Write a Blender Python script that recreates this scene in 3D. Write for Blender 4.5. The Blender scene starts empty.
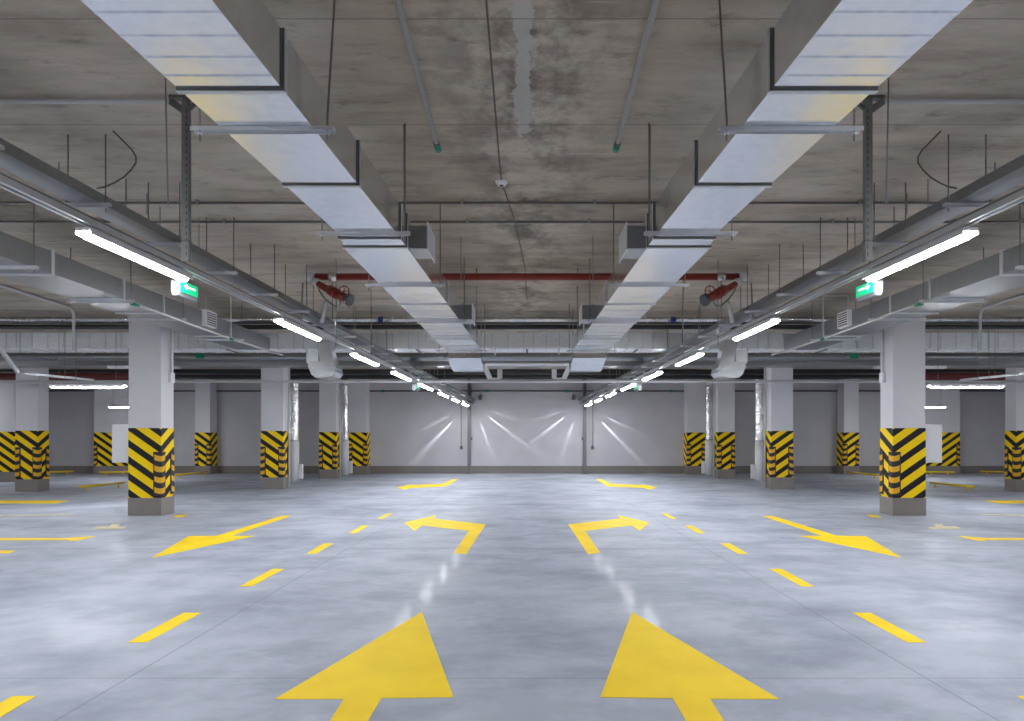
import bpy, math, random
from mathutils import Vector
random.seed(7)
SC = bpy.context.scene
COL = SC.collection
F, CX, CY, H = 680.0, 527.0, 436.5, 1.5      # focal length in pixels, principal point, camera height
CEIL = 4.0
SIDE = 1                                      # +1 builds the left half, -1 its mirror on the right
SD = {1: 'left', -1: 'right'}

def W(px, py, Y):
    """point seen at pixel (px,py) lying Y metres in front of the camera"""
    return Vector(((px-CX)/F*Y, Y, H+(CY-py)/F*Y))
def G(px, py, z=0.0):
    """point of the horizontal plane z seen at pixel (px,py)"""
    Y = F*(H-z)/(py-CY)
    return Vector(((px-CX)/F*Y, Y, z))

# ------------------------------------------------------------------ materials
def newmat(name):
    m = bpy.data.materials.new(name); m.use_nodes = True
    nt = m.node_tree
    b = nt.nodes['Principled BSDF']
    return m, nt, b
def plain(name, col, rough=.5, metal=0.0, noise=0.0, nscale=6.0, bump=0.0, spec=None, stretch=(1,1,1)):
    m, nt, b = newmat(name)
    b.inputs['Roughness'].default_value = rough
    b.inputs['Metallic'].default_value = metal
    b.inputs['Base Color'].default_value = (*col, 1)
    if spec is not None: b.inputs['Specular IOR Level'].default_value = spec
    if noise or bump:
        tc = nt.nodes.new('ShaderNodeTexCoord'); mp = nt.nodes.new('ShaderNodeMapping')
        mp.inputs['Scale'].default_value = stretch
        nt.links.new(tc.outputs['Object'], mp.inputs['Vector'])
        nz = nt.nodes.new('ShaderNodeTexNoise'); nz.inputs['Scale'].default_value = nscale; nz.inputs['Detail'].default_value = 5
        nt.links.new(mp.outputs['Vector'], nz.inputs['Vector'])
        if noise:
            cr = nt.nodes.new('ShaderNodeValToRGB')
            cr.color_ramp.elements[0].position = .3; cr.color_ramp.elements[1].position = .7
            cr.color_ramp.elements[0].color = tuple(c*(1-noise) for c in col)+(1,)
            cr.color_ramp.elements[1].color = tuple(min(1, c*(1+noise)) for c in col)+(1,)
            nt.links.new(nz.outputs['Fac'], cr.inputs['Fac'])
            nt.links.new(cr.outputs['Color'], b.inputs['Base Color'])
        if bump:
            bp = nt.nodes.new('ShaderNodeBump'); bp.inputs['Strength'].default_value = bump; bp.inputs['Distance'].default_value = .02
            nt.links.new(nz.outputs['Fac'], bp.inputs['Height']); nt.links.new(bp.outputs['Normal'], b.inputs['Normal'])
    return m
def emit(name, col, strength):
    m, nt, b = newmat(name)
    b.inputs['Base Color'].default_value = (*col, 1)
    b.inputs['Emission Color'].default_value = (*col, 1)
    b.inputs['Emission Strength'].default_value = strength
    return m
class N:
    """tiny node-graph helper"""
    def __init__(s, nt): s.nt = nt
    def _in(s, sock, v):
        if hasattr(v, 'is_output') or isinstance(v, bpy.types.NodeSocket): s.nt.links.new(v, sock)
        else: sock.default_value = v
    def math(s, op, a, b=0.0, c=0.0, clamp=False):
        n = s.nt.nodes.new('ShaderNodeMath'); n.operation = op; n.use_clamp = clamp
        s._in(n.inputs[0], a); s._in(n.inputs[1], b); s._in(n.inputs[2], c); return n.outputs[0]
    def mix(s, f, a, b):
        n = s.nt.nodes.new('ShaderNodeMix'); n.data_type = 'RGBA'
        s._in(n.inputs[0], f); s._in(n.inputs[6], a); s._in(n.inputs[7], b); return n.outputs[2]
    def noise(s, vec, scale, detail=5, rough=.55, stretch=(1,1,1), loc=(0,0,0)):
        mp = s.nt.nodes.new('ShaderNodeMapping'); mp.inputs['Scale'].default_value = stretch; mp.inputs['Location'].default_value = loc
        s.nt.links.new(vec, mp.inputs['Vector'])
        n = s.nt.nodes.new('ShaderNodeTexNoise'); n.inputs['Scale'].default_value = scale
        n.inputs['Detail'].default_value = detail; n.inputs['Roughness'].default_value = rough
        s.nt.links.new(mp.outputs[0], n.inputs['Vector']); return n.outputs['Fac']
    def ramp(s, f, p0, p1, c0=(0,0,0,1), c1=(1,1,1,1)):
        n = s.nt.nodes.new('ShaderNodeValToRGB')
        n.color_ramp.elements[0].position = p0; n.color_ramp.elements[1].position = p1
        n.color_ramp.elements[0].color = c0; n.color_ramp.elements[1].color = c1
        s.nt.links.new(f, n.inputs['Fac']); return n.outputs['Color']
    def bump(s, h, strength, dist, b):
        n = s.nt.nodes.new('ShaderNodeBump'); n.inputs['Strength'].default_value = strength; n.inputs['Distance'].default_value = dist
        s.nt.links.new(h, n.inputs['Height']); s.nt.links.new(n.outputs[0], b.inputs['Normal'])

def line_mask(n, val, pos, half):
    return n.math('LESS_THAN', n.math('ABSOLUTE', n.math('SUBTRACT', val, pos)), half)

def floor_mat():
    m, nt, b = newmat('polished_concrete'); n = N(nt)
    geo = nt.nodes.new('ShaderNodeNewGeometry'); pos = geo.outputs['Position']
    sep = nt.nodes.new('ShaderNodeSeparateXYZ'); nt.links.new(pos, sep.inputs[0])
    x, y = sep.outputs[0], sep.outputs[1]; ax = n.math('ABSOLUTE', x)
    big = n.noise(pos, .5, 6, .6, (.8,1.0,1))
    fine = n.noise(pos, 2.2, 8, .68, (.8,1.1,1), (3,7,0))
    c = n.ramp(big, .32, .7, (.295,.32,.39,1), (.455,.48,.555,1))
    c = n.mix(n.math('MULTIPLY', n.ramp(fine, .42, .58), .5), c, (.52,.55,.63,1))
    dark = n.ramp(n.noise(pos, .8, 7, .62, (.8,1.0,1), (11,2,0)), .46, .68)
    c = n.mix(n.math('MULTIPLY', dark, .7), c, (.22,.24,.305,1))
    jx = line_mask(n, n.math('ADD', ax, n.math('MULTIPLY', y, .017)), 2.55, .007)
    jx2 = line_mask(n, n.math('ADD', ax, n.math('MULTIPLY', y, .040)), 8.6, .009)
    jy = n.math('MAXIMUM', line_mask(n, y, 4.22, .006), line_mask(n, y, 9.1, .012))
    jy = n.math('MAXIMUM', jy, line_mask(n, y, 15.0, .02))
    j = n.math('MAXIMUM', n.math('MAXIMUM', jx, jx2), jy)
    c = n.mix(n.math('MULTIPLY', j, .5), c, (.17,.18,.22,1))
    nt.links.new(c, b.inputs['Base Color'])
    r = n.math('ADD', n.math('MULTIPLY', n.noise(pos, 1.6, 6, .6, (.6,1.4,1), (5,1,0)), .2), .45)
    nt.links.new(r, b.inputs['Roughness'])
    b.inputs['Specular IOR Level'].default_value = .11
    b.inputs['Coat Weight'].default_value = .035; b.inputs['Coat Roughness'].default_value = .11
    n.bump(fine, .05, .004, b)
    return m
def ceiling_mat():
    m, nt, b = newmat('raw_slab_concrete'); n = N(nt)
    geo = nt.nodes.new('ShaderNodeNewGeometry'); pos = geo.outputs['Position']
    sep = nt.nodes.new('ShaderNodeSeparateXYZ'); nt.links.new(pos, sep.inputs[0])
    x, y = sep.outputs[0], sep.outputs[1]; ax = n.math('ABSOLUTE', x)
    boards = n.noise(pos, 1.5, 8, .68, (.55,2.2,1))
    c = n.ramp(boards, .3, .72, (.27,.222,.172,1), (.55,.48,.395,1))
    blot = n.ramp(n.noise(pos, .8, 6, .62, (.7,1.2,1), (2,9,0)), .47, .66)
    c = n.mix(n.math('MULTIPLY', blot, .55), c, (.60,.545,.475,1))
    mid = n.ramp(ax, .0, .9, (1,1,1,1), (0,0,0,1))
    st = n.ramp(n.noise(pos, 1.5, 8, .7, (1.4,1.0,1), (7,3,0)), .44, .58)
    c = n.mix(n.math('MULTIPLY', n.math('MULTIPLY', st, mid), .95), c, (.13,.10,.078,1))
    st2 = n.ramp(n.noise(pos, 3.0, 8, .72, (.8,1.6,1), (1,4,0)), .56, .70)
    c = n.mix(n.math('MULTIPLY', st2, .7), c, (.12,.10,.085,1))
    wh = n.ramp(n.noise(pos, 2.0, 7, .7, (.5,2.4,1), (21,4,0)), .60, .74)
    c = n.mix(n.math('MULTIPLY', wh, .5), c, (.70,.67,.63,1))
    wob = n.math('MULTIPLY', n.math('SUBTRACT', n.noise(pos, 5.0, 6, .7, (1,1,1), (4,4,0)), .5), .22)
    band = n.math('MULTIPLY', line_mask(n, n.math('ADD', x, wob), -.03, .055), n.math('LESS_THAN', n.math('ADD', y, n.math('MULTIPLY', wob, 6)), 5.6))
    c = n.mix(n.math('MULTIPLY', band, .8), c, (.46,.45,.44,1))
    seam = n.math('MAXIMUM', line_mask(n, y, 4.07, .006), line_mask(n, y, 5.45, .006))
    seam = n.math('MAXIMUM', seam, line_mask(n, ax, 1.62, .005))
    c = n.mix(n.math('MULTIPLY', seam, .55), c, (.10,.09,.08,1))
    nt.links.new(c, b.inputs['Base Color'])
    b.inputs['Roughness'].default_value = .72
    n.bump(n.noise(pos, 6, 8, .7, (.5,2,1)), .25, .01, b)
    return m
def galv(name, col, rough, wob=.12, metal=.9, scale=1.6):
    m, nt, b = newmat(name); n = N(nt)
    geo = nt.nodes.new('ShaderNodeNewGeometry'); pos = geo.outputs['Position']
    a = n.noise(pos, scale, 3, .5); f = n.noise(pos, 14, 5, .7)
    c = n.mix(n.ramp(f, .35, .65), tuple(k*.9 for k in col)+(1,), tuple(col)+(1,))
    nt.links.new(c, b.inputs['Base Color'])
    r = n.math('ADD', n.math('MULTIPLY', f, .18), rough-.09)
    nt.links.new(r, b.inputs['Roughness']); b.inputs['Metallic'].default_value = metal
    n.bump(a, wob, .06, b)
    return m
YEL, BLK = (.97,.66,.004,1), (.018,.016,.020,1)
def stripe_mat():
    m, nt, b = newmat('hazard_stripes'); n = N(nt)
    uv = nt.nodes.new('ShaderNodeUVMap'); uv.uv_map = 'UVMap'
    sep = nt.nodes.new('ShaderNodeSeparateXYZ'); nt.links.new(uv.outputs[0], sep.inputs[0])
    t = n.math('SUBTRACT', sep.outputs[1], n.math('MULTIPLY', sep.outputs[0], .70))
    fr = n.math('FRACT', n.math('ADD', n.math('DIVIDE', t, .312), .84))
    k = n.math('LESS_THAN', fr, .54)
    nt.links.new(n.mix(k, BLK, YEL), b.inputs['Base Color']); b.inputs['Roughness'].default_value = .5; b.inputs['Specular IOR Level'].default_value = .2
    return m
def guard_mat():
    m, nt, b = newmat('rubber_guard'); n = N(nt)
    uv = nt.nodes.new('ShaderNodeUVMap'); uv.uv_map = 'UVMap'
    sep = nt.nodes.new('ShaderNodeSeparateXYZ'); nt.links.new(uv.outputs[0], sep.inputs[0])
    u, v = sep.outputs[0], sep.outputs[1]
    t = n.math('SUBTRACT', v, n.math('MULTIPLY', n.math('MULTIPLY', u, u), 2.2))
    fr = n.math('FRACT', n.math('DIVIDE', t, .205))
    k = n.math('MULTIPLY', n.math('MULTIPLY', n.math('LESS_THAN', fr, .66), n.math('GREATER_THAN', fr, .16)), n.math('LESS_THAN', n.math('ABSOLUTE', u), .118))
    nt.links.new(n.mix(k, BLK, (.78,.42,.01,1)), b.inputs['Base Color']); b.inputs['Roughness'].default_value = .55
    return m

M = dict(
    floor=floor_mat(), ceil=ceiling_mat(),
    wall=plain('painted_wall', (.50,.492,.52), .55, noise=.05, nscale=1.2),
    skirt=plain('taupe_skirting_paint', (.20,.178,.165), .5, noise=.06, nscale=2),
    plinth=plain('taupe_plinth_paint', (.235,.205,.19), .4, noise=.06, nscale=3),
    shaft=plain('white_column_paint', (.67,.665,.695), .5, noise=.03, nscale=1.5),
    stripes=stripe_mat(), guard=guard_mat(),
    duct=galv('galvanised_duct', (.93,.945,.97), .2, .12, 1.0),
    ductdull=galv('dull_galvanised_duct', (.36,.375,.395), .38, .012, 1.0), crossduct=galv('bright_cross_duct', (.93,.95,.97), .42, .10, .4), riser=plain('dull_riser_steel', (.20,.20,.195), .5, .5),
    strut=galv('galvanised_strut', (.74,.75,.77), .38, .02, .6),
    darksteel=plain('dark_steel', (.12,.12,.125), .5, .6),
    rod=plain('threaded_rod', (.24,.24,.235), .45, .6),
    gasket=plain('flange_gasket', (.16,.15,.14), .5, .4),
    pvc=plain('grey_plastic_conduit', (.52,.52,.53), .45),
    pvcd=plain('weathered_plastic_conduit', (.30,.295,.285), .55),
    cable=plain('dark_cable', (.075,.07,.068), .55),
    poststeel=plain('grey_post_steel', (.17,.17,.18), .5, .3),
    green=plain('green_coupling', (.005,.24,.13), .45),
    red=plain('red_pipe_paint', (.25,.028,.016), .4),
    maroon=plain('maroon_pipe_paint', (.16,.03,.03), .5),
    silver=galv('silver_foil_lagging', (.85,.85,.86), .25, .35, .95, 9),
    blackpipe=plain('black_lagging', (.025,.025,.027), .6),
    white=plain('white_enamel', (.78,.78,.80), .35),
    blue=plain('blue_tape', (.01,.03,.20), .5),
    yellow=plain('yellow_road_paint', (.97,.65,.02), .6, noise=.08, nscale=2.2, spec=.12),
    faded=plain('worn_road_paint', (.62,.52,.27), .45, noise=.25, nscale=6),
    ybar=plain('yellow_bar_paint', (.70,.50,.01), .4),
    lamp=emit('lamp_diffuser', (.93,.965,1.0), 115),
    signcase=plain('sign_case', (.26,.265,.29), .4),
    exitgreen=emit('exit_sign_green', (.0,.50,.20), .55),
    exitwhite=emit('exit_sign_white', (.80,1.0,.92), .9),
    slot=plain('dark_slot', (.03,.03,.03), .8),
)

# ------------------------------------------------------------------ mesh builder
class MB:
    def __init__(s): s.v = []; s.f = []; s.uv = {}; s.smooth = set()
    def add(s, vs, fs, smooth=False):
        o = len(s.v); s.v += [Vector(p) for p in vs]
        for f in fs:
            if smooth: s.smooth.add(len(s.f))
            s.f.append([i+o for i in f])
        return s
    def box(s, x0, x1, y0, y1, z0, z1):
        if x0 > x1: x0, x1 = x1, x0
        return s.add([(x0,y0,z0),(x1,y0,z0),(x1,y1,z0),(x0,y1,z0),(x0,y0,z1),(x1,y0,z1),(x1,y1,z1),(x0,y1,z1)],
              [(0,3,2,1),(4,5,6,7),(0,1,5,4),(1,2,6,5),(2,3,7,6),(3,0,4,7)])
    def bar(s, p0, p1, w, h, up=(0,0,1)):
        p0 = Vector(p0); p1 = Vector(p1); d = (p1-p0).normalized(); up = Vector(up)
        if abs(d.dot(up)) > .98: up = Vector((0,1,0))
        r = d.cross(up).normalized(); u = r.cross(d).normalized()
        c = [(-w/2,-h/2),(w/2,-h/2),(w/2,h/2),(-w/2,h/2)]
        vs = [p0+r*a+u*b for a, b in c]+[p1+r*a+u*b for a, b in c]
        return s.add(vs, [(3,2,1,0),(4,5,6,7),(0,1,5,4),(1,2,6,5),(2,3,7,6),(3,0,4,7)])
    def channel(s, p0, p1, w, h, t=.004):
        """U channel, open upwards"""
        p0 = Vector(p0); p1 = Vector(p1); d = (p1-p0).normalized(); r = d.cross(Vector((0,0,1))).normalized(); u = r.cross(d)
        s.bar(p0, p1, w, t)
        for k in (-1, 1): s.bar(p0+r*k*(w/2-t/2)+u*h/2, p1+r*k*(w/2-t/2)+u*h/2, t, h-t*1.01)
        return s
    def tube(s, pts, r, n=10, cap=True):
        pts = [Vector(p) for p in pts]; rings = []; ref = None
        for i, p in enumerate(pts):
            a = pts[max(0, i-1)]; b = pts[min(len(pts)-1, i+1)]; d = (b-a).normalized()
            if ref is None or abs(d.dot(ref)) > .95:
                ref = Vector((0,0,1)) if abs(d.z) < .9 else Vector((0,1,0))
            x = d.cross(ref).normalized(); y = x.cross(d).normalized(); ref = y
            rr = r[i] if isinstance(r, (list, tuple)) else r
            rings.append([p+x*math.cos(2*math.pi*k/n)*rr+y*math.sin(2*math.pi*k/n)*rr for k in range(n)])
        vs = [q for g in rings for q in g]; fs = []
        for i in range(len(pts)-1):
            for k in range(n):
                fs.append((i*n+k, i*n+(k+1) % n, (i+1)*n+(k+1) % n, (i+1)*n+k))
        s.add(vs, fs, True)
        if cap:
            o = len(s.v)-len(vs)
            s.f.append([o+k for k in range(n)][::-1]); s.f.append([o+(len(pts)-1)*n+k for k in range(n)])
        return s
    def prism(s, poly, z0, z1):
        """poly of (x,y) raised from z0 to z1"""
        n = len(poly); area = sum(poly[i][0]*poly[(i+1) % n][1]-poly[(i+1) % n][0]*poly[i][1] for i in range(n))
        if area < 0: poly = poly[::-1]
        vs = [(p[0],p[1],z0) for p in poly]+[(p[0],p[1],z1) for p in poly]
        fs = [tuple(range(n))[::-1], tuple(range(n, 2*n))]+[(i, (i+1) % n, n+(i+1) % n, n+i) for i in range(n)]
        return s.add(vs, fs)
    def loft(s, rings, cap=True):
        n = len(rings[0]); vs = [p for g in rings for p in g]; fs = []
        for i in range(len(rings)-1):
            for k in range(n): fs.append((i*n+k, (i+1)*n+k, (i+1)*n+(k+1) % n, i*n+(k+1) % n))
        if cap: fs += [tuple(range(n)), tuple((len(rings)-1)*n+k for k in range(n))[::-1]]
        return s.add(vs, fs)
    def build(s, name, mat, parent=None, bevel=0.0, loc=None):
        import bmesh
        vs = [Vector((p.x*SIDE, p.y, p.z)) for p in s.v]
        if parent is not None:
            par = parent; L = Vector((0,0,0))
            while par is not None: L += Vector(par.location); par = par.parent
        else:
            xs = [p.x for p in vs]; ys = [p.y for p in vs]; zs = [p.z for p in vs]
            L = Vector(((min(xs)+max(xs))/2, (min(ys)+max(ys))/2, min(zs)))
        me = bpy.data.meshes.new(name)
        me.from_pydata([p-L for p in vs], [], [f if SIDE > 0 else f[::-1] for f in s.f])
        if s.uv:
            ul = me.uv_layers.new(name='UVMap')
            for pi, poly in enumerate(me.polygons):
                fn = s.uv.get(pi)
                if fn is None: continue
                for li in poly.loop_indices:
                    q = me.vertices[me.loops[li].vertex_index].co+L
                    ul.data[li].uv = fn(Vector((q.x*SIDE, q.y, q.z)))
        for i in s.smooth:
            me.polygons[i].use_smooth = True
        bm = bmesh.new(); bm.from_mesh(me); bmesh.ops.recalc_face_normals(bm, faces=bm.faces[:]); bm.to_mesh(me); bm.free()
        me.materials.append(mat)
        o = bpy.data.objects.new(name, me); COL.objects.link(o)
        if parent is not None: o.parent = parent
        else: o.location = L
        if bevel:
            bv = o.modifiers.new('edge', 'BEVEL'); bv.width = bevel; bv.segments = 2; bv.limit_method = 'ANGLE'
        return o

def tag(o, label=None, cat=None, group=None, kind=None):
    if label: o['label'] = label
    if cat: o['category'] = cat
    if group: o['group'] = group
    if kind: o['kind'] = kind
    return o
def thing(name, loc, label, cat, group=None, kind=None):
    o = bpy.data.objects.new(name, None); COL.objects.link(o); o.empty_display_size = .2
    o.location = (loc[0]*SIDE, loc[1], loc[2])
    return tag(o, label, cat, group, kind)
def arc(c, r, a0, a1, n, ax, ay):
    c = Vector(c); ax = Vector(ax); ay = Vector(ay)
    return [c+ax*math.cos(a0+(a1-a0)*i/n)*r+ay*math.sin(a0+(a1-a0)*i/n)*r for i in range(n+1)]
ORD = ['nearest', 'second nearest', 'third nearest', 'fourth nearest', 'fifth nearest', 'sixth nearest', 'seventh nearest', 'eighth nearest',
       'ninth nearest', 'tenth nearest', 'eleventh nearest', 'twelfth nearest', 'thirteenth nearest', 'fourteenth nearest']

# ------------------------------------------------------------------ the setting
XW, YB, YF = 20.0, -9.0, F*H/37.0
SIDE = 1
tag(MB().box(-XW, XW, YB, YF, -.2, 0).build('floor', M['floor']), 'polished blue-grey concrete garage floor with thin cut joints', 'floor', kind='structure')
tag(MB().box(-XW, XW, YB, YF, CEIL, CEIL+.3).build('ceiling', M['ceil']), 'raw stained concrete slab ceiling above the ducts', 'ceiling', kind='structure')
tag(MB().box(-XW-.2, XW+.2, YF, YF+.25, -.2, CEIL+.3).build('wall_back', M['wall']), 'light grey painted far wall', 'wall', kind='structure')
tag(MB().box(-XW-.2, XW+.2, YB-.25, YB, -.2, CEIL+.3).build('wall_front', M['wall']), 'light grey wall behind the camera', 'wall', kind='structure')
tag(MB().box(-XW-.25, -XW, YB, YF, -.2, CEIL+.3).build('wall_left', M['wall']), 'light grey painted left wall', 'wall', kind='structure')
tag(MB().box(XW, XW+.25, YB, YF, -.2, CEIL+.3).build('wall_right', M['wall']), 'light grey painted right wall', 'wall', kind='structure')
tag(MB().box(-XW, XW, YF-.012, YF, 0, .31).build('baseboard_back', M['skirt']), 'taupe painted skirting band along the far wall', 'baseboard', kind='structure')
tag(MB().box(-XW, -XW+.012, YB, YF-.012, 0, .31).build('baseboard_left', M['skirt']), 'taupe painted skirting band along the left wall', 'baseboard', kind='structure')
tag(MB().box(XW-.012, XW, YB, YF-.012, 0, .31).build('baseboard_right', M['skirt']), 'taupe painted skirting band along the right wall', 'baseboard', kind='structure')

# ------------------------------------------------------------------ columns
def column(x0, x1, y0, y1, label, guards, zb=.335, zt=1.66, back=False):
    """x1 is the edge nearer the aisle; guards: subset of 'fi fo bi bo' (front/back, inner/outer)"""
    t = thing('striped_column', ((x0+x1)/2, (y0+y1)/2, 0), label, 'column', 'hazard striped columns', 'thing')
    MB().box(x0, x1, y0, y1, zb-.02, CEIL).build('shaft', M['shaft'], t)
    e = .012
    MB().box(x0-e, x1+e, y0-e, y1+e if not back else y1, 0, zb).build('plinth', M['plinth'], t)
    e = .006; b = MB()
    b.box(x0-e, x1+e, y0-e, y1+e if not back else y1, zb, zt)
    for i in range(6):
        b.uv[i] = lambda q: (abs(q.x-x1-e)+0*q.y if abs(q.y-y0+e) < .001 and True else 0, q.z-zb)
    # front / inner / back / outer faces measure their distance from the inner front corner
    b.uv[2] = lambda q: (x1+e-q.x, q.z-zb)
    b.uv[3] = lambda q: ((q.y-y0+e)*.9, q.z-zb)
    b.uv[4] = lambda q: (x1+e-q.x, q.z-zb)
    b.uv[5] = lambda q: ((x1-x0)+(y0-q.y), q.z-zb)
    b.build('warning_band', M['stripes'], t)
    for g in guards:
        cy, sy = (y0-e, -1) if g[0] == 'f' else (y1+e, 1)
        cx, sx = (x1+e, 1) if g[1] == 'i' else (x0-e, -1)
        L, th = .145, .016
        prof = [(-L, 0), (-L, th*.5), (-L+.015, th)]
        prof += [(-.02+.036*math.sin(a), -.02+.036*math.cos(a)) for a in [math.pi/2*k/5 for k in range(6)]]
        prof += [(th, -L+.015), (th*.5, -L), (0, -L), (0, 0)]
        us = [-.15, -.148, -.13, -.02, -.012, -.004, .004, .012, .02, .13, .148, .15, 0]
        z0, z1 = zb+.045, zb+.875
        gm = MB(); n = len(prof)
        pts = [(cx+sx*p[0], cy+sy*p[1]) for p in prof]
        vs = [(p[0], p[1], z0) for p in pts]+[(p[0], p[1], z1) for p in pts]
        fs = [(i, (i+1) % n, n+(i+1) % n, n+i) for i in range(n)]+[tuple(range(n)), tuple(range(n, 2*n))]
        gm.add(vs, fs)
        def mk(i):
            a, c = Vector(pts[i]), Vector(pts[(i+1) % n]); ua, uc = us[i], us[(i+1) % n]
            if i >= 11: ua = uc = .15
            def fn(q):
                d = Vector((q.x, q.y)); L2 = (c-a).length
                k = 0 if L2 < 1e-6 else min(1, (d-a).length/L2)
                return (ua+(uc-ua)*k, q.z-z0)
            return fn
        for i in range(n): gm.uv[i] = mk(i)
        gm.uv[n] = gm.uv[n+1] = lambda q: (.15, 0)
        gm.build('corner_guard', M['guard'], t)
    return t

# ------------------------------------------------------------------ floor paint
def paint(px, name, label, cat, group=None, mat='yellow', z=.003):
    pts = [G(*p) for p in px]
    return tag(MB().prism([(p.x, p.y) for p in pts], 0.0005, z).build(name, M[mat]), label, cat, group)

# ------------------------------------------------------------------ lamps
def lamp_at(Y):      # centre line of the lamp row (left half coordinates)
    return Vector((-3.682+0.0672*(Y-5.64), Y, H+1.696-.024*(Y-5.64)))
def lamp(p0, p1, label, group, brackets=True, drop=.07, rods=False):
    p0 = Vector(p0); p1 = Vector(p1); d = (p1-p0).normalized()
    r = d.cross(Vector((0,0,1))).normalized(); u = r.cross(d)
    t = thing('tube_light', (p0+p1)/2, label, 'light', group)
    hw = .055
    m = MB().bar(p0+u*.026, p1+u*.026, .13, .028)
    for k_ in (-1, 1): m.bar(p0+r*k_*.068-u*.002, p1+r*k_*.068-u*.002, .006, .03)  # side lips added to keep direct lamp light off the ceiling
    m.build('housing', M['white'], t)
    prof = [(-hw,.010), (-hw,.004), (-.042,-.034), (-.018,-.044), (.018,-.044), (.042,-.034), (hw,.004), (hw,.010)]
    q0, q1 = p0+d*.06, p1-d*.06
    e = [[q+r*a*s+u*b*s for a, b in prof] for q, s in ((p0, .25), (q0, 1), (q1, 1), (p1, .25))]
    MB().loft(e).build('diffuser', M['lamp'], t)
    if brackets:
        for k in (.12, .88):
            q = p0.lerp(p1, k); b = MB()
            b.bar(q+u*.028-r*.052, q+u*drop-r*.03, .012, .004); b.bar(q+u*.028+r*.052, q+u*drop+r*.03, .012, .004)
            b.bar(q+u*(drop-.002)-r*.034, q+u*(drop-.002)+r*.034, .014, .006)
            b.build('clip', M['strut'], t)
            if rods: MB().tube([q+u*.035, Vector((q.x, q.y, CEIL))], .005, 6).build('hanging_rod', M['rod'], t)
    return t

def exit_sign(Y0, L, x, zt, label, hh=.17, ww=.09):
    t = thing('exit_sign', (x, Y0+L/2, zt-hh), label, 'exit sign', 'green exit signs under the lamp rows')
    k = 0.0672
    pr = [(-ww/2, 0), (-ww/2, -hh*.72), (-ww*.3, -hh), (ww*.3, -hh), (ww/2, -hh*.72), (ww/2, 0)]
    MB().loft([[Vector((x+a+k*(y-Y0), y, zt+b)) for a, b in pr] for y in (Y0, Y0+L)]).build('case', M['signcase'], t, .008)
    xf = x+ww/2+.003
    P = lambda y, z: Vector((xf+k*(y-Y0), y, z))
    def plate(y0, y1, z0, z1, dx): return MB().loft([[P(y0,z0)+Vector((d,0,0)), P(y1,z0)+Vector((d,0,0)), P(y1,z1)+Vector((d,0,0)), P(y0,z1)+Vector((d,0,0))] for d in (0, dx)])
    pn = plate(Y0+.02, Y0+L-.02, zt-hh*.74, zt-.01, .004).build('sign_panel', M['exitgreen'], t)
    m = MB(); ya, yb = Y0+L*.2, Y0+L*.8; zc = zt-hh*.32
    def poly(pts):
        m.loft([[P(y, z)+Vector((d,0,0)) for y, z in pts] for d in (.0045, .007)])
    poly([(ya, zc), (ya+.06, zc+.035), (ya+.06, zc+.010), (yb, zc+.010), (yb, zc-.010), (ya+.06, zc-.010), (ya+.06, zc-.035)])
    m.build('arrow', M['exitwhite'], pn)
    return t

# ------------------------------------------------------------------ hangers
def rod_mesh(x, y, z0, z1=CEIL, r=.007):
    return MB().tube([(x,y,z0), (x,y,z1)], r, 6)
def hanger(x0, x1, y, zr, label, group, wide=.045, thick=.03, lx=None, mat='strut', tilt=0):
    t = thing('trapeze_hanger', ((x0+x1)/2, y, zr-thick), label, 'hanger', group)
    b = MB(); b.box(x0, x1, y-wide/2, y+wide/2, zr-.004, zr)
    b.box(x0, x1, y-wide/2, y-wide/2+.004, zr-thick, zr-.004); b.box(x0, x1, y+wide/2-.004, y+wide/2, zr-thick, zr-.004)
    b.build('rail', M[mat], t)
    for i, x in enumerate((x0+.04, x1-.04)):
        dx = tilt*(1 if i else -.3)
        r = MB().tube([(x, y, zr-.07), (x, y, zr+.05), (x+dx, y, CEIL)], .006, 6).build('rod', M['rod'], t)
        MB().tube([(x, y, zr-thick-.012), (x, y, zr-thick)], .014, 6).build('nut', M['strut'], r)
    return t

def duct_sec(st, zb, zt):
    """loft of stations (y, x_outer, x_inner)"""
    return MB().loft([[Vector((xo,y,zb)), Vector((xi,y,zb)), Vector((xi,y,zt)), Vector((xo,y,zt))] for y, xo, xi in st])
def ring(xo, xi, y, zb, zt, e, w):
    b = MB()
    b.box(xo-e, xi+e, y-w/2, y+w/2, zb-e, zb-.0005); b.box(xo-e, xi+e, y-w/2, y+w/2, zt+.0005, zt+e)
    b.box(xo-e, xo-.0005, y-w/2, y+w/2, zb-.0005, zt+.0005); b.box(xi+.0005, xi+e, y-w/2, y+w/2, zb-.0005, zt+.0005)
    return b
def lerp_st(st, y):
    for a, b in zip(st, st[1:]):
        if a[0] <= y <= b[0]:
            k = (y-a[0])/(b[0]-a[0]); return a[1]+(b[1]-a[1])*k, a[2]+(b[2]-a[2])*k
    return st[-1][1:]

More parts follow.
